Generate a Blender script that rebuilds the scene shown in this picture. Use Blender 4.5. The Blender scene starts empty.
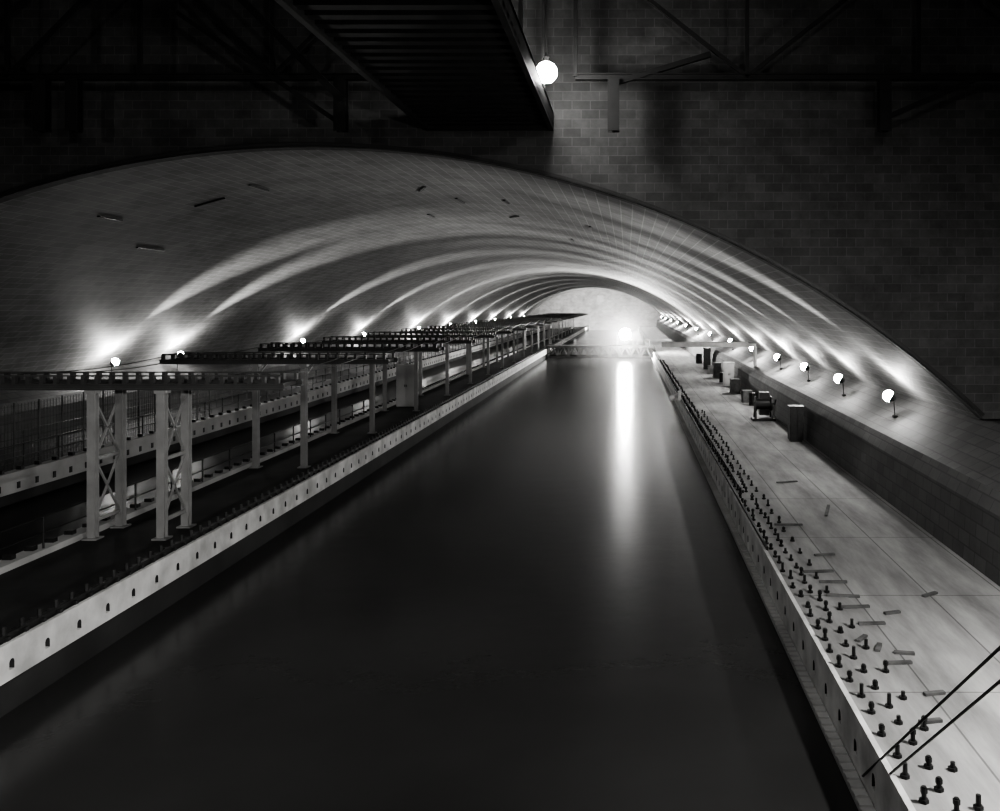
import bpy, math, random
from mathutils import Vector, Matrix
random.seed(4)
S=bpy.context.scene
COL=S.collection

# ------------------------------------------------------------ helpers
class MB:
    def __init__(s): s.v=[];s.f=[];s.m=[]
    def box(s,x0,x1,y0,y1,z0,z1,m=0):
        b=len(s.v)
        s.v+=[(x0,y0,z0),(x1,y0,z0),(x1,y1,z0),(x0,y1,z0),(x0,y0,z1),(x1,y0,z1),(x1,y1,z1),(x0,y1,z1)]
        for q in ((0,3,2,1),(4,5,6,7),(0,1,5,4),(1,2,6,5),(2,3,7,6),(3,0,4,7)):
            s.f.append(tuple(b+i for i in q)); s.m.append(m)
    def prismy(s,prof,y0,y1,m=0):
        b=len(s.v);N=len(prof)
        for y in(y0,y1):
            for x,z in prof:s.v.append((x,y,z))
        s.f.append(tuple(b+i for i in range(N)));s.m.append(m)
        s.f.append(tuple(b+N+i for i in reversed(range(N))));s.m.append(m)
        for i in range(N):
            j=(i+1)%N;s.f.append((b+i,b+N+i,b+N+j,b+j));s.m.append(m)
    def tube(s,p,q,r,n=6,m=0,r2=None):
        p=Vector(p);q=Vector(q);d=(q-p).normalized()
        a=d.cross(Vector((0,0,1)))
        if a.length<1e-3:a=Vector((1,0,0))
        a.normalize();c=d.cross(a);b=len(s.v)
        if r2 is None:r2=r
        for P,R in((p,r),(q,r2)):
            for i in range(n):
                t=2*math.pi*i/n+math.pi/n
                s.v.append(tuple(P+a*R*math.cos(t)+c*R*math.sin(t)))
        for i in range(n):
            j=(i+1)%n
            s.f.append((b+i,b+j,b+n+j,b+n+i));s.m.append(m)
        s.f.append(tuple(b+i for i in reversed(range(n))));s.m.append(m)
        s.f.append(tuple(b+n+i for i in range(n)));s.m.append(m)
    def bar(s,p,q,w,h,m=0):
        p=Vector(p);q=Vector(q);d=(q-p).normalized()
        a=d.cross(Vector((0,0,1)))
        if a.length<1e-3:a=Vector((1,0,0))
        a.normalize();c=a.cross(d);b=len(s.v)
        for P in(p,q):
            for u,v in((-1,-1),(1,-1),(1,1),(-1,1)):
                s.v.append(tuple(P+a*w*.5*u+c*h*.5*v))
        for q4 in((0,1,2,3),(7,6,5,4),(0,4,5,1),(1,5,6,2),(2,6,7,3),(3,7,4,0)):
            s.f.append(tuple(b+i for i in q4));s.m.append(m)
    def ibeamz(s,x,y,z0,z1,w,m=0,t=.04):
        s.box(x-w/2,x+w/2,y-w/2,y-w/2+t,z0,z1,m)
        s.box(x-w/2,x+w/2,y+w/2-t,y+w/2,z0,z1,m)
        s.box(x-t/2,x+t/2,y-w/2+t,y+w/2-t,z0,z1,m)
    def ibeamx(s,x0,x1,y,z0,z1,w,m=0,t=.04):
        s.box(x0,x1,y-w/2,y+w/2,z0,z0+t,m)
        s.box(x0,x1,y-w/2,y+w/2,z1-t,z1,m)
        s.box(x0,x1,y-t/2,y+t/2,z0+t,z1-t,m)
    def lathe(s,pts,M,n=14,m=0):
        b=len(s.v)
        for r,z in pts:
            for i in range(n):
                t=2*math.pi*i/n
                s.v.append(tuple(M@Vector((r*math.cos(t),r*math.sin(t),z))))
        for k in range(len(pts)-1):
            for i in range(n):
                j=(i+1)%n
                s.f.append((b+k*n+i,b+k*n+j,b+(k+1)*n+j,b+(k+1)*n+i));s.m.append(m)
    def mesh(s,name,mats):
        me=bpy.data.meshes.new(name);me.from_pydata(s.v,[],s.f)
        for m in mats:me.materials.append(m)
        me.polygons.foreach_set('material_index',s.m);me.update()
        return me
    def obj(s,name,mats,parent=None):
        o=bpy.data.objects.new(name,s.mesh(name,mats));COL.objects.link(o)
        if parent:o.parent=parent
        return o

def nt(name):
    m=bpy.data.materials.new(name);m.use_nodes=True
    n=m.node_tree.nodes;l=m.node_tree.links
    return m,n,l,n['Principled BSDF']
def g(v):return(v,v*.995,v*.985,1)
def simple(name,v,rough=.7,metal=0,var=.25,scale=1.5,bump=.15):
    m,n,l,p=nt(name)
    tc=n.new('ShaderNodeTexCoord');no=n.new('ShaderNodeTexNoise');no.inputs['Scale'].default_value=scale;no.inputs['Detail'].default_value=6
    l.new(tc.outputs['Object'],no.inputs['Vector'])
    r=n.new('ShaderNodeValToRGB');r.color_ramp.elements[0].position=.3;r.color_ramp.elements[1].position=.7
    r.color_ramp.elements[0].color=g(v*(1-var));r.color_ramp.elements[1].color=g(min(1,v*(1+var)))
    l.new(no.outputs['Fac'],r.inputs['Fac']);l.new(r.outputs['Color'],p.inputs['Base Color'])
    p.inputs['Roughness'].default_value=rough;p.inputs['Metallic'].default_value=metal
    if bump:
        b=n.new('ShaderNodeBump');b.inputs['Strength'].default_value=bump;b.inputs['Distance'].default_value=.02
        n2=n.new('ShaderNodeTexNoise');n2.inputs['Scale'].default_value=scale*12
        l.new(tc.outputs['Object'],n2.inputs['Vector']);l.new(n2.outputs['Fac'],b.inputs['Height']);l.new(b.outputs['Normal'],p.inputs['Normal'])
    return m
def blocks(name,v,mort,bw,bh,var=.15,msz=.02,lo=.6,nscale=.35):
    m,n,l,p=nt(name)
    tc=n.new('ShaderNodeTexCoord');br=n.new('ShaderNodeTexBrick')
    br.inputs['Scale'].default_value=1;br.inputs['Brick Width'].default_value=bw;br.inputs['Row Height'].default_value=bh
    br.inputs['Mortar Size'].default_value=msz;br.inputs['Mortar Smooth'].default_value=.3
    br.inputs['Color1'].default_value=g(v*(1-var));br.inputs['Color2'].default_value=g(v*(1+var));br.inputs['Mortar'].default_value=g(mort)
    l.new(tc.outputs['UV'],br.inputs['Vector'])
    no=n.new('ShaderNodeTexNoise');no.inputs['Scale'].default_value=nscale;no.inputs['Detail'].default_value=10;no.inputs['Roughness'].default_value=.72
    l.new(tc.outputs['Object'],no.inputs['Vector'])
    r=n.new('ShaderNodeValToRGB');r.color_ramp.elements[0].position=.3;r.color_ramp.elements[1].position=.7
    r.color_ramp.elements[0].color=(lo,lo,lo,1);r.color_ramp.elements[1].color=(1,1,1,1)
    l.new(no.outputs['Fac'],r.inputs['Fac'])
    mx=n.new('ShaderNodeMixRGB');mx.blend_type='MULTIPLY';mx.inputs['Fac'].default_value=1
    l.new(br.outputs['Color'],mx.inputs['Color1']);l.new(r.outputs['Color'],mx.inputs['Color2'])
    l.new(mx.outputs['Color'],p.inputs['Base Color'])
    b=n.new('ShaderNodeBump');b.inputs['Strength'].default_value=.25;b.inputs['Distance'].default_value=.02
    l.new(br.outputs['Fac'],b.inputs['Height']);b.invert=True;l.new(b.outputs['Normal'],p.inputs['Normal'])
    p.inputs['Roughness'].default_value=.7
    return m
def emis(name,s):
    m,n,l,p=nt(name)
    p.inputs['Base Color'].default_value=(1,1,1,1)
    p.inputs['Emission Color'].default_value=(1,.99,.97,1);p.inputs['Emission Strength'].default_value=s
    return m

M_vault=blocks('vault_block_mat',.26,.43,.9,.45,var=.14,msz=.022,lo=.5)
M_wall=blocks('cinder_block_mat',.075,.12,.6,.3,var=.2,msz=.014,lo=.4,nscale=.8)
M_ab=blocks('abutment_block_mat',.14,.09,.8,.4,var=.15,msz=.025)
M_conc=simple('light_concrete_mat',.42,.85,var=.22,scale=.6)
M_white=simple('painted_concrete_mat',.6,.7,var=.3,scale=1.2)
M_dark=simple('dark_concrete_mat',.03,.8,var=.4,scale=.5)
M_steel=simple('painted_steel_mat',.26,.5,var=.15,scale=2,bump=.05)
M_beam=simple('weathered_beam_mat',.06,.5,var=.15,scale=2,bump=.05)
M_grey=simple('galvanized_wire_mat',.08,.5,var=.15,scale=2,bump=.05)
M_truss=simple('roof_steel_mat',.012,.7,var=.3,scale=2,bump=.05)
M_black=simple('black_steel_mat',.02,.5,var=.3,scale=2,bump=.05)
M_rust=simple('bolt_iron_mat',.035,.5,.5,var=.3,scale=8)
M_wood=simple('timber_mat',.10,.8,var=.4,scale=3)
M_ref=simple('reflector_metal_mat',.12,.35,.8,var=.1,bump=0)
M_bulb=emis('lamp_glass_mat',80)
M_bulb2=emis('searchlight_glass_mat',200)
M_deck,n,l,p=nt('deck_concrete_mat')
tc=n.new('ShaderNodeTexCoord');mp=n.new('ShaderNodeMapping');mp.inputs['Scale'].default_value=(1.4,.22,1)
l.new(tc.outputs['Object'],mp.inputs['Vector'])
no=n.new('ShaderNodeTexNoise');no.inputs['Scale'].default_value=.9;no.inputs['Detail'].default_value=9;no.inputs['Roughness'].default_value=.65
l.new(mp.outputs['Vector'],no.inputs['Vector'])
r=n.new('ShaderNodeValToRGB');r.color_ramp.elements[0].position=.3;r.color_ramp.elements[1].position=.7
r.color_ramp.elements[0].color=g(.17);r.color_ramp.elements[1].color=g(.42);l.new(no.outputs['Fac'],r.inputs['Fac'])
br=n.new('ShaderNodeTexBrick');br.offset=0;br.inputs['Scale'].default_value=1;br.inputs['Brick Width'].default_value=1.85;br.inputs['Row Height'].default_value=5.5
br.inputs['Mortar Size'].default_value=.02;br.inputs['Color1'].default_value=(1,1,1,1);br.inputs['Color2'].default_value=(.93,.93,.93,1);br.inputs['Mortar'].default_value=(.45,.45,.45,1)
l.new(tc.outputs['Object'],br.inputs['Vector'])
mx=n.new('ShaderNodeMixRGB');mx.blend_type='MULTIPLY';mx.inputs['Fac'].default_value=1
l.new(r.outputs['Color'],mx.inputs['Color1']);l.new(br.outputs['Color'],mx.inputs['Color2']);l.new(mx.outputs['Color'],p.inputs['Base Color'])
p.inputs['Roughness'].default_value=.8

CX=-10.4;R=31.8;CZ=12.3-R;YN=30.0;YF=290.0;YE=YF-.05;YB=-9.95
XR=9.4;XL=-30.6;ZL=3.0
XE=3.95;XW=-12.2;ZW=-1.0

def water(x0,x1,y0,y1,z):
    m=MB();m.v=[(x0,y0,z),(x1,y0,z),(x1,y1,z),(x0,y1,z)];m.f=[(0,1,2,3)];m.m=[0]
    return m
def watermat(name,base,rough,spec):
    mw,n,l,p=nt(name)
    p.inputs['Roughness'].default_value=rough;p.inputs['IOR'].default_value=1.33
    p.inputs['Specular IOR Level'].default_value=spec
    tc=n.new('ShaderNodeTexCoord');no=n.new('ShaderNodeTexNoise');no.inputs['Scale'].default_value=1.1;no.inputs['Detail'].default_value=5
    l.new(tc.outputs['Object'],no.inputs['Vector'])
    b=n.new('ShaderNodeBump');b.inputs['Strength'].default_value=.14;b.inputs['Distance'].default_value=.05
    l.new(no.outputs['Fac'],b.inputs['Height']);l.new(b.outputs['Normal'],p.inputs['Normal'])
    n3=n.new('ShaderNodeTexNoise');n3.inputs['Scale'].default_value=.12;n3.inputs['Detail'].default_value=5;l.new(tc.outputs['Object'],n3.inputs['Vector'])
    r=n.new('ShaderNodeValToRGB');r.color_ramp.elements[0].position=.35;r.color_ramp.elements[1].position=.7
    r.color_ramp.elements[0].color=g(base*.8);r.color_ramp.elements[1].color=g(base*1.25)
    l.new(n3.outputs['Fac'],r.inputs['Fac']);l.new(r.outputs['Color'],p.inputs['Base Color'])
    return mw
water(XW-.09,XE+.04,YB,YE,ZW).obj('basin_water',[watermat('basin_water_mat',.038,.2,.38)])
water(-23.79,-17.01,YB,YE,-.6).obj('shallow_basin_water',[watermat('shallow_water_mat',.02,.4,.2)])

m=MB();m.box(XE,14.5,YB,YE,-.35,0);m.obj('floor',[M_deck])
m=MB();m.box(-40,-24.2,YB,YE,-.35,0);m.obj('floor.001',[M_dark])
m=MB();m.box(XE+.05,XE+.6,YB,YE,-4,-.35);m.box(XE-.24,XE+.05,YB,YE,-1.15,-.92)
for i in range(330):
    y=11+i*.28
    m.box(XE-.24,XE-.03,y,y+.17,-.92,-.88)
m.obj('basin_ledge',[M_conc])
def notch(xf,th,sgn,z0,z1,y0,y1,step,hole,name,mat,znt,sill):
    m=MB();c=int((y1-y0)/step)
    for i in range(c):
        a=y0+i*step;mid=a+step/2;h=hole/2
        pts=[(a,z0),(a,z1),(a+step,z1),(a+step,z0),(mid+h,z0),(mid+h,znt)]
        for k in range(1,5):
            t=math.pi*k/5;pts.append((mid+h*math.cos(t),znt+h*math.sin(t)))
        pts+=[(mid-h,znt),(mid-h,z0)]
        b0=len(m.v);N=len(pts)
        for X in(xf,xf-sgn*th):
            for(y,z)in pts:m.v.append((X,y,z))
        m.f.append(tuple(b0+k for k in range(N)));m.m.append(0)
        m.f.append(tuple(b0+N+k for k in reversed(range(N))));m.m.append(0)
        for k in range(1,N):
            if k==2:continue
            j=(k+1)%N
            m.f.append((b0+k,b0+N+k,b0+N+j,b0+j));m.m.append(1 if k>3 else 0)
    xs=sorted((xf,xf-sgn*th))
    m.box(xs[0],xs[1],y0,y0+c*step,z0-sill,z0,0)
    return m.obj(name,[mat,M_dark])
notch(XE-.001,.10,-1,-.66,0.02,-8,YE,1.15,.18,'curb_facing',M_white,-.5,.24)
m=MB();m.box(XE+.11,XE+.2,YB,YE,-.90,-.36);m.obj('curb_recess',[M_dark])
notch(XW,.10,1,-.12,.42,-8,YE,1.1,.15,'curb_facing.001',M_white,.02,.20)
m=MB();m.box(XW-.55,XW-.11,YB,YE,-4,.40);m.obj('basin_wall',[M_dark])  # left wall of the main basin, base to coping
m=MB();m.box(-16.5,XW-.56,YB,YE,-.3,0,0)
m.box(-17.0,-16.5,YB,YE,-4,.18,1)
m.box(-13.3,-12.95,YB,YE,0,.05,0)
for i in range(260):
    y=10+i*.9
    m.box(-16.95,-16.7,y,y+.2,.18,.3,2)
m.obj('walkway',[M_dark,M_conc,M_rust])
m=MB();m.box(-24.2,-23.8,YB,YE,-.2,.6,0);m.box(-24.2,-23.85,YB,YE,-4,-.2,1)
m.obj('basin_wall.001',[M_conc,M_dark])  # outer side wall of the shallow basin
m=MB()
for i in range(200):
    y=12+i*1.1
    m.box(-23.79,-23.76,y,y+.16,-.05,.2)
    m.box(-24.1,-23.9,y+.4,y+.55,.61,.75)
m.obj('basin_coping_brackets',[M_rust])

def bolts(name,rows,z,y0,y1,step,h=.2,r=.04):
    m=MB()
    for X,off in rows:
        y=y0+off
        while y<y1:
            x=X+random.uniform(-.06,.06);yy=y+random.uniform(-.08,.08);hh=h*random.uniform(.6,1.15)
            m.tube((x,yy,z),(x,yy,z+hh),r*.9,6)
            m.tube((x,yy,z),(x,yy,z+.05),r*1.8,6)
            if random.random()<.5:m.tube((x,yy,z+hh-.09),(x,yy,z+hh-.02),r*1.3,6)
            y+=step
    return m.obj(name,[M_rust])
bolts('anchor_bolts',[(4.2,0),(4.58,.35)],0,10,115,.7,.22)
bolts('anchor_bolts.001',[(4.95,.2)],0,10,60,1.2,.22)
m=MB();m.box(4.02,4.08,26,YE,0,.12);m.box(4.34,4.42,34,YE,0,.1);m.obj('carriage_rail',[M_black])
m=MB();m.box(XW-.25,XW-.16,-8,YE,.42,.54)
y=8
while y<150:
    m.tube((XW-.2,y,.42),(XW-.2,y,.70),.045,6);m.box(XW-.4,XW-.08,y-.05,y+.05,.42,.5);y+=.55
m.obj('carriage_rail.001',[M_black])
bolts('anchor_bolts.002',[(-12.84,0)],0.0,10,100,.9,.3)

m=MB()
for X,Y,L,a in [(5.08,23.9,.8,.1),(5.27,23,.7,.0),(5.25,21.9,.8,-.15),(5.34,21.1,.7,.1),(5.44,20,.6,.05),(4.98,19.1,.4,.9),(5.39,17.8,.5,.1),(5.64,18.3,.4,-.2),(5.6,16.4,.4,.2),(5.2,18.6,.4,1.2),(5.16,15.3,.4,.2),(5.2,29,.9,0),(5.6,25.5,.6,.2),(6.9,31,1.6,1.3),(6.4,36,.9,.3),(7.4,22,.5,.6),(6.1,20.7,.4,.3)]:
    d=Vector((math.cos(a),math.sin(a),0))*L/2
    m.bar(Vector((X,Y,.03))-d,Vector((X,Y,.03))+d,.10,.05)
m.obj('scattered_planks',[M_wood])

def uvbox(o):
    me=o.data;uv=me.uv_layers.new(name='UVMap')
    for pl in me.polygons:
        nn=pl.normal;ax=max(range(3),key=lambda i:abs(nn[i]))
        for li in pl.loop_indices:
            c=me.vertices[me.loops[li].vertex_index].co
            uv.data[li].uv=(c.y,c.z) if ax==0 else ((c.x,c.z) if ax==1 else (c.y,c.x))
def abut(prof,y0,name):
    m=MB();m.prismy(prof,y0,YE)
    o=m.obj(name,[M_ab]);uvbox(o);return o
abut([(9.4,0.001),(14.4,0.001),(14.4,3.35),(11.9,3.3),(9.75,2.2),(9.5,1.7)],12,'wall_right')
abut([(-30.7,1.7),(-30.95,2.2),(-32.8,3.3),(-39.9,3.35),(-39.9,0.001),(-30.6,0.001)],12,'wall_left')

def vault():
    z0=ZL-.3;a0=math.asin((z0-CZ)/R);N=96;ys=[YN+(YF-YN)*i/52 for i in range(53)]
    v=[];f=[];uvs=[]
    for y in ys:
        for i in range(N+1):
            a=a0+(math.pi-2*a0)*i/N
            v.append((CX+R*math.cos(a),y,CZ+R*math.sin(a)));uvs.append((a*R,y))
    for j in range(len(ys)-1):
        for i in range(N):
            k=j*(N+1)+i;f.append((k,k+N+1,k+N+2,k+1))
    me=bpy.data.meshes.new('ceiling_vault');me.from_pydata(v,[],f);me.materials.append(M_vault)
    u=me.uv_layers.new(name='UVMap')
    for lp in me.loops:
        a,b_=uvs[lp.vertex_index];u.data[lp.index].uv=(b_,a)
    for pl in me.polygons:pl.use_smooth=True
    o=bpy.data.objects.new('ceiling_vault',me);COL.objects.link(o)
vault()
m=MB()
def vpt(ang,y,off=.03):
    return Vector((CX+(R-off)*math.cos(ang),y,CZ+(R-off)*math.sin(ang)))
for ang,y,da,dy in [(1.72,37,0,.9),(1.80,38,.022,.15),(1.90,36,.0,.8),(1.50,44,0,1.0),(1.44,50,.01,.8),(1.60,52,0,.8),(1.3,47,0,1.0),(1.36,62,0,1.0),(1.97,43,.0,1.2),(1.53,40,.01,.9),(1.42,42,0,.7)]:
    m.bar(vpt(ang-da,y-dy),vpt(ang+da,y+dy),.11,.05)
m.obj('vault_vent_slots',[M_black])

def archwall(name,y,x0,x1,z1,thick):
    z0=ZL+.36;a0=math.asin((z0-CZ)/R);N=96
    v=[];f=[]
    Rr=R-.03
    pts=[(CX+Rr*math.cos(a0+(math.pi-2*a0)*i/N),CZ+Rr*math.sin(a0+(math.pi-2*a0)*i/N)) for i in range(N+1)]
    for Y in(y,y-thick):
        for X,Z in pts:v.append((X,Y,Z))
        for X,Z in pts:v.append((X,Y,z1))
    n1=N+1
    for i in range(N):
        f.append((i,i+1,n1+i+1,n1+i));o=2*n1
        f.append((o+i+1,o+i,o+n1+i,o+n1+i+1))
        f.append((i,o+i,o+i+1,i+1))
    def quad(xa,xb):
        b_=len(v)
        v.extend([(xa,y-thick,z0),(xb,y-thick,z0),(xb,y-thick,z1),(xa,y-thick,z1)]);f.append((b_,b_+1,b_+2,b_+3))
    quad(pts[0][0],x1);quad(x0,pts[-1][0])
    me=bpy.data.meshes.new(name);me.from_pydata(v,[],f);me.materials.append(M_wall)
    ob=bpy.data.objects.new(name,me);COL.objects.link(ob);uvbox(ob)
    return ob
archwall('wall_front',YN,-40,14.5,19,.5)
m=MB();a0=math.asin((ZL+.45-CZ)/R);N=80
for i in range(N):
    a=a0+(math.pi-2*a0)*i/N;b_=a0+(math.pi-2*a0)*(i+1)/N
    m.bar((CX+(R+.06)*math.cos(a),YN-.56,CZ+(R+.06)*math.sin(a)),(CX+(R+.06)*math.cos(b_),YN-.56,CZ+(R+.06)*math.sin(b_)),.08,.12)
m.obj('trim_arch',[M_black])
m=MB();m.box(-40,14.5,YF,YF+.4,-4,13)
o=m.obj('wall_far',[M_vault]);uvbox(o)
m=MB();m.box(-9.6,-7.6,YF-.12,YF-.01,8.2,10.2);m.box(-9.7,-7.5,YF-.2,YF-.01,8.05,8.19);m.box(-8.65,-8.55,YF-.16,YF-.12,8.2,10.2);m.obj('window_1',[M_steel])
m=MB();m.box(-40,14.5,-10.5,-10,-4,19);o=m.obj('wall_back',[M_wall]);uvbox(o)
m=MB();m.box(14.5,15,-10.5,YN,-4,19);o=m.obj('wall_side_right',[M_wall]);uvbox(o)
m=MB();m.box(-40.5,-40,-10.5,YN,-4,19);o=m.obj('wall_side_left',[M_wall]);uvbox(o)
m=MB();m.box(-40,14.5,-10,YN,19,19.3);m.obj('ceiling',[M_dark])

def truss(name,Y,x0,x1,zb,zt,n):
    m=MB()
    m.ibeamx(x0,x1,Y,zb-.1,zb+.1,.2);m.ibeamx(x0,x1,Y,zt-.15,zt+.1,.25)
    st=(x1-x0)/n
    for i in range(n+1):
        x=x0+i*st
        m.box(x-.06,x+.06,Y-.06,Y+.06,zb,zt)
        if i<n:
            if i%2:m.bar((x,Y,zb),(x+st,Y,zt),.12,.12)
            else:m.bar((x,Y,zt),(x+st,Y,zb),.12,.12)
    return m.obj(name,[M_truss])
truss('roof_truss',28,-39.9,-6.9,14.2,18.4,8)
truss('roof_truss.001',28,-1.6,14.4,14.2,18.4,3)
m=MB()
for x in(-.42,8.0,-17.2,-18.2,-8.9):
    m.ibeamz(x,28,12.5,14.1,.36)
m.bar((-.4,28,14.0),(2.6,28,14.9),.16,.16);m.bar((8,28,12.9),(11,28,14.2),.16,.16)
m.bar((-12,26,16.8),(-8.2,26,13.0),.2,.2);m.bar((-14,28,16.2),(-9,28,12.8),.14,.14)
m.obj('truss_bracing',[M_truss])
m=MB()
X0,X1=-6.6,-2.4;Z=12.9
m.box(X0,X0+.15,8,29.4,Z-.1,Z+.5);m.box(X1-.15,X1,8,29.4,Z-.1,Z+.5);m.box(X0,X1,29.2,29.4,Z-.1,Z+.5);m.box(X0,X1,8,8.2,Z-.1,Z+.5)
y=8.4
while y<29.1:
    m.box(X0,X1,y,y+.3,Z,Z+.1);y+=.6
m.box(X0,X1,8,29.4,Z+.4,Z+.5)
for x in(X0+.2,X1-.2):
    for yy in(10,16,22,28):m.box(x-.05,x+.05,yy-.05,yy+.05,Z+.5,18.98)
m.obj('slatted_platform',[M_black])

def frame(tower):
    m=MB()
    ys=(0,1.5)
    for x in(-14.1,-16.2):
        for y in(ys if tower else (0,)):
            m.ibeamz(x,y,.02,4.52,.24,0);m.box(x-.22,x+.22,y-.22,y+.22,0.005,.05,0)
            m.box(x-.17,x+.17,y-.17,y+.17,4.42,4.52,0)
        if tower:
            for(za,zb)in((.6,2.4),(2.4,.6),(2.4,4.2),(4.2,2.4)):
                m.bar((x,.1,za),(x,1.4,zb),.06,.06,0)
            m.box(x-.05,x+.05,.1,1.4,2.36,2.46,0);m.box(x-.05,x+.05,.1,1.4,.5,.6,0)
    for y in ys:
        m.ibeamx(-20.4,-10.4,y,4.52,4.72,.18,1)
        m.box(-20.3,-10.5,y-.03,y+.03,4.93,4.97,1)
        x=-20.3
        while x<-10.5:
            m.box(x,x+.10,y-.08,y+.08,4.72,4.93,1);x+=.42
    for x in(-20.2,-18.2,-16.2,-14.1,-12.3,-10.6):
        m.box(x-.06,x+.06,.1,1.4,4.58,4.7,1)
    if not tower:
        for x in(-14.1,-16.2):
            m.bar((x,0,3.9),(x,1.4,4.55),.06,.06,0)
    return m.mesh('gantry_frame',[M_steel,M_beam])
fa=frame(True);fb=frame(False)
YS=[27.3,39.3]+[49.8+10.4*i for i in range(19)]
for Y in YS:
    o=bpy.data.objects.new('gantry_frame',fa if Y<30 else fb);o.location=(0,Y,0);COL.objects.link(o)
m=MB()
for a,b_ in zip(YS[:-1],YS[1:]):
    for x in(-19.6,-18.4,-12.0,-11.2):
        N=6
        P=[Vector((x,a+(b_-a)*i/N,5.0-.25*math.sin(math.pi*i/N))) for i in range(N+1)]
        for i in range(N):m.tube(P[i],P[i+1],.02,4)
m.obj('overhead_cables',[M_black])

def railing(name,X,z,y0,y1,step,hs,posth,mat=M_black):
    m=MB();y=y0
    while y<=y1:
        m.tube((X,y,z),(X,y,z+posth),.03,6);y+=step
    for h in hs:m.tube((X,y0,z+h),(X,y1,z+h),.022,6)
    return m.obj(name,[mat])
railing('guard_railing',-24.0,.6,16,250,2.2,(.5,1.0),1.0)
railing('guard_railing.001',-16.6,.18,16,60,2.4,(.45,.9),.9)
railing('guard_railing.002',-28.5,0,20,200,2.5,(.6,1.2),1.2,M_grey)
m=MB();X=-25.6
for i in range(23):m.tube((X,20+i*1.6,0),(X,20+i*1.6,3.0),.035,6)
for i in range(170):m.tube((X,20+i*.21,.3),(X,20+i*.21,2.95),.010,4)
for i in range(13):m.tube((X,20,.3+i*.22),(X,55.4,.3+i*.22),.010,4)
m.obj('wire_fence',[M_grey])

def cabinet(name,x,y,w,d,h,mat,z=0):
    m=MB();m.box(x-w/2,x+w/2,y-d/2,y+d/2,z+.08,z+h,0);m.box(x-w/2+.05,x+w/2-.05,y-d/2+.05,y+d/2-.05,z,z+.08,1)
    m.box(x-w/2-.04,x+w/2+.04,y-d/2-.04,y+d/2+.04,z+h,z+h+.05,0)
    for sx in(-1,1):
        xa=x+(sx-1)*w/4+.04;xb=x+(sx+1)*w/4-.04
        m.box(xa,xb,y-d/2-.03,y-d/2,z+.15,z+h-.08,0)
        m.box(x+sx*.06-.02,x+sx*.06+.02,y-d/2-.07,y-d/2-.03,z+h*.5,z+h*.5+.15,1)
    return m.obj(name,[mat,M_black])
cabinet('electrical_cabinet',8.8,47,.7,.7,1.8,M_rust)
cabinet('electrical_cabinet.001',-15.3,62.6,1.3,.8,2.9,M_conc)
cabinet('electrical_cabinet.002',8.8,78,.9,.8,2.1,M_steel)
cabinet('electrical_cabinet.003',8.85,100,.8,.8,2.3,M_black)
m=MB();x,y=8.4,55.5
m.box(x-.7,x+.7,y-.5,y+.5,0,.15)
for sx in(-.5,.5):
    m.bar((x+sx,y-.4,.15),(x+sx,y,1.1),.1,.12);m.bar((x+sx,y+.4,.15),(x+sx,y,1.1),.1,.12)
m.tube((x-.5,y,1),(x+.5,y,1),.32,14)
m.tube((x-.52,y,1),(x-.44,y,1),.5,14);m.tube((x+.44,y,1),(x+.52,y,1),.5,14)
m.box(x-.2,x+.4,y+.1,y+.6,.3,1.7);m.tube((x+.55,y,1),(x+.75,y,1),.06,8);m.tube((x+.72,y,1),(x+.72,y-.35,1.3),.04,6)
m.obj('winch',[M_black])
m=MB()
for i,(x,y) in enumerate([(8.8,66),(8.7,72.5),(8.8,88),(8.7,93),(8.8,110)]):
    h=.8+.3*(i%3)
    m.box(x-.35,x+.35,y-.5,y+.5,.05,h);m.box(x-.4,x+.4,y-.55,y+.55,0,.06);m.box(x-.37,x+.37,y-.52,y+.52,h,h+.05)
    for k in(-.2,.2):m.box(x-.37,x+.37,y+k-.04,y+k+.04,.06,h)
m.obj('wooden_crates',[M_wood])
for i,(x,y) in enumerate([(8.9,63.6),(8.8,83)]):
    m=MB();m.lathe([(0,0),(.29,0),(.30,.03),(.285,.05),(.285,.29),(.30,.31),(.285,.33),(.285,.58),(.30,.60),(.285,.62),(.285,.85),(.30,.87),(.29,.9),(.27,.88),(0,.88)],Matrix.Translation((x,y,.002)),16)
    m.obj('oil_drum',[M_rust])
m=MB();m.box(2.7,XR-.02,69.6,70.6,4.1,4.22);m.ibeamx(2.7,XR+.6,69.7,3.85,4.1,.15);m.ibeamx(2.7,XR+.6,70.5,3.85,4.1,.15)
m.box(9.9,10.05,69.6,70.6,2.36,3.85)
m.obj('jib_crane',[M_white])
m=MB();m.box(3.4,4.01,66.8,67.1,.02,.14);m.box(3.8,4.01,66.6,67.3,0.02,.7);m.tube((3.3,66.95,.25),(3.9,66.95,.55),.07,8);m.tube((3.35,66.8,.2),(3.35,67.1,.2),.22,12)
m.obj('sheave_bracket',[M_white])

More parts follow.
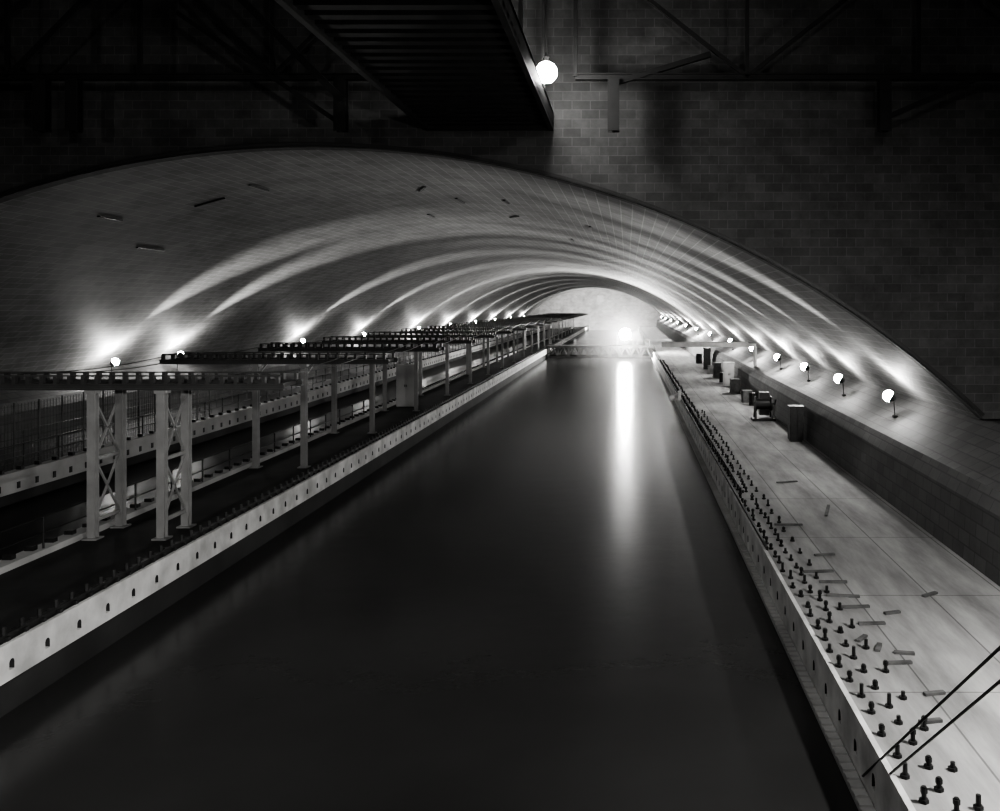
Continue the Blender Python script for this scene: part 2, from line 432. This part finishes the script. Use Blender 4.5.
# towing carriage
car=bpy.data.objects.new('towing_carriage',None);car.location=(0,0,0);COL.objects.link(car)
m=MB();Y=136
for y in(Y,Y+4):
    m.ibeamx(XW-.1,XE+.3,y,.62,.9,.3);m.ibeamx(XW+.2,XE-.3,y,-.85,-.65,.25)
    n_=10;st=(XE-XW-.5)/n_
    for i in range(n_):
        x=XW+.2+i*st
        m.bar((x,y,-.7),(x+st/2,y,.7),.15,.15);m.bar((x+st/2,y,.7),(x+st,y,-.7),.15,.15)
        m.box(x-.07,x+.07,y-.07,y+.07,-.7,.7)
    for i in range(9):
        x=XW+.4+i*1.9;m.tube((x,y,.9),(x,y,1.8),.04,6)
    m.tube((XW+.4,y,1.8),(XE-.4,y,1.8),.04,6)
m.box(XW,XE,Y+.16,Y+3.84,.78,.86)
for x in(XW-.2,XE+.13):
    for y in(Y,Y+4):m.tube((x-.07,y,.74),(x+.07,y,.74),.18,12)
m.obj('carriage_truss',[M_grey],car)
m=MB()
Mx=Matrix.Translation((-.3,Y-.2,2.7))@Matrix.Rotation(math.pi/2,4,'X')
m.lathe([(.0,-.7),(.4,-.6),(.7,-.3),(.85,0),(.9,.05)],Mx,24,0);m.lathe([(0,.02),(.4,.06),(.82,-.02)],Mx,24,1)
m.bar((-1.5,Y+.3,.8),(-1.5,Y+.3,2.8),.12,.12,0);m.bar((.9,Y+.3,.8),(.9,Y+.3,2.8),.12,.12,0);m.bar((-1.5,Y+.3,2.7),(.9,Y+.3,2.7),.12,.12,0)
m.obj('searchlight',[M_ref,M_bulb2],car)
def light(kind,name,loc,e,parent=None,target=None,size=60,blend=1,rad=.15):
    ld=bpy.data.lights.new(name,kind);ld.energy=e;ld.color=(1,.99,.97)
    ld.shadow_soft_size=rad
    if kind=='SPOT':ld.spot_size=math.radians(size);ld.spot_blend=blend
    o=bpy.data.objects.new(name,ld);COL.objects.link(o);o.location=loc
    if target is not None:
        o.rotation_euler=(Vector(target)-Vector(loc)).to_track_quat('-Z','Y').to_euler()
    if parent:
        o.parent=parent;o.matrix_parent_inverse=Matrix.Translation(-parent.location)
    return o
light('POINT','carriage_glow',(-.3,Y-1.2,2.7),14000,car,rad=.5)

# haze volume added to give the searchlight a soft glow, thinning outwards
hz=MB();HC=Vector((-.3,Y-2,2.7))
hz.lathe([(math.sin(math.pi*i/16),-math.cos(math.pi*i/16)) for i in range(17)],Matrix.Identity(4),32)
ho=hz.obj('lamp_glow_haze',[]);ho.location=HC;ho.scale=(8.5,24,8.0)
hm=bpy.data.materials.new('lamp_glow_haze_mat');hm.use_nodes=True
n=hm.node_tree.nodes;l=hm.node_tree.links;n.remove(n['Principled BSDF'])
tc=n.new('ShaderNodeTexCoord');ln=n.new('ShaderNodeVectorMath');ln.operation='LENGTH';l.new(tc.outputs['Object'],ln.inputs[0])
mr=n.new('ShaderNodeMapRange');mr.inputs['From Min'].default_value=1;mr.inputs['From Max'].default_value=0
mr.inputs['To Min'].default_value=0;mr.inputs['To Max'].default_value=.011
l.new(ln.outputs['Value'],mr.inputs['Value'])
vs=n.new('ShaderNodeVolumeScatter');vs.inputs['Anisotropy'].default_value=.5
l.new(mr.outputs[0],vs.inputs['Density'])
l.new(vs.outputs[0],n['Material Output'].inputs['Volume'])
ho.data.materials.append(hm)

def fixture_mesh(sgn,drop):
    m=MB()
    m.tube((.25*sgn,0,-drop),(.2*sgn,0,-.1),.02,8);m.tube((.2*sgn,0,-.1),(.08*sgn,0,-.05),.02,8)
    m.box(min(.17*sgn,.33*sgn),max(.17*sgn,.33*sgn),-.1,.1,-drop,-drop+.1)
    Mx=Matrix.Translation((.02*sgn,0,0))@Matrix.Rotation(math.radians(-60*sgn),4,'Y')
    m.lathe([(.05,-.28),(.11,-.24),(.20,-.12),(.24,-.02)],Mx,16)
    return m.mesh('lamp_bracket',[M_black])
def bulb_mesh(r):
    m=MB();pts=[(r*math.sin(math.pi*i/8),-r*math.cos(math.pi*i/8)) for i in range(9)]
    m.lathe(pts,Matrix.Identity(4),14);me=m.mesh('bulb',[M_bulb])
    for pl in me.polygons:pl.use_smooth=True
    return me
# right lamps hug the wall; same sight-lines as the photographed ones
FX={1:fixture_mesh(1,.86),-1:fixture_mesh(-1,1.25)};BM=bulb_mesh(.23)
def flood(sgn,Y,spot=7500,pt=500,size=42):
    z=3.5 if sgn>0 else 3.65
    x=10.35 if sgn>0 else -31.0
    e=bpy.data.objects.new('wall_floodlight',None);e.location=(x,Y,z);COL.objects.link(e)
    a=bpy.data.objects.new('bracket',FX[sgn]);a.parent=e;COL.objects.link(a)
    b_=bpy.data.objects.new('bulb',BM);b_.parent=e;COL.objects.link(b_)
    light('SPOT','beam',(x-.25*sgn,Y,z+.33),spot,e,(x-13*sgn,Y,z+8.6),size,1,.12)
    light('POINT','glow',(x-.1*sgn,Y,z+.36),pt,e,rad=.12)
for Yl in(35.6,44.0,52.5):flood(1,Yl,pt=170,spot=7500)
for Yl in(62,74.5,90,112):flood(1,Yl,spot=10500,pt=600)
for Yl in(54.5,62.5,86,106):flood(-1,Yl,spot=9000)
for Yl in(134,158,184,211,240,270):
    flood(1,Yl,spot=12000,pt=1600,size=36);flood(-1,Yl,spot=12000,pt=1600,size=36)
light('SPOT','far_wall_fill',(-10,262,1.0),60000,None,(-10,290,6),110,1,.4)  # added spot without a fixture, brightens the end wall

def pendant(name,loc,e,topz,r=.3,shade=True):
    em=bpy.data.objects.new(name,None);em.location=loc;COL.objects.link(em)
    m=MB();m.tube((0,0,r*.8),(0,0,topz-loc[2]),.03,6)
    if shade:m.lathe([(.06,r+.12),(.2,r+.05),(r*1.3,0)],Matrix.Identity(4),16)
    else:m.lathe([(.03,r*.8+.25),(.1,r*.8+.2),(.12,r*.8-.05)],Matrix.Identity(4),12)
    o=m.obj('shade',[M_ref],em)
    b_=bpy.data.objects.new('bulb',bulb_mesh(r));b_.parent=em;COL.objects.link(b_)
    light('POINT','glow',(loc[0]-.1,loc[1]-r-.2,loc[2]-r),e,em,rad=.2)
pendant('pendant_lamp',(-2.37,26.5,13.95),260,18.98,.32,False)
pendant('offscreen_fill_lamp.001',(9.0,12.5,7.5),3400,18.98,.3)  # added off-frame lamp that brightens the near deck
pendant('offscreen_fill_lamp.002',(3,2,15),1900,18.98,.3)  # unseen lamp added to lift the arch wall
pendant('offscreen_fill_lamp.003',(-20,4,14),1300,18.98,.3)  # another added lamp out of view, fills the left of the hall
light('SPOT','curb_fill_spot',(-2,3,8.5),7500,None,(-13,22,0),60,1,.3)  # added fill spot, no fixture, for the near left curb face

m=MB();m.tube((4.2,8,0),(4.2,8,5.1),.06,8)
m.tube((3.93,15,-.75),(4.2,8,4.88),.02,6);m.tube((3.98,13.6,0.02),(4.2,8,4.5),.02,6)
m.obj('guy_wires',[M_black])

w=bpy.data.worlds.new('World');S.world=w;w.use_nodes=True
w.node_tree.nodes['Background'].inputs[0].default_value=(1,1,1,1);w.node_tree.nodes['Background'].inputs[1].default_value=.002

cd=bpy.data.cameras.new('Camera');cam=bpy.data.objects.new('Camera',cd);COL.objects.link(cam)
cam.location=(0,0,7.1);cam.rotation_euler=(math.radians(90),0,0)
cd.sensor_width=36;cd.lens=32.4;cd.shift_x=-.127;cd.shift_y=-.1005;cd.clip_end=600
S.camera=cam
S.view_settings.view_transform='AgX'
try:S.view_settings.look='AgX - High Contrast'
except Exception as ex:print(ex)
S.view_settings.exposure=.35
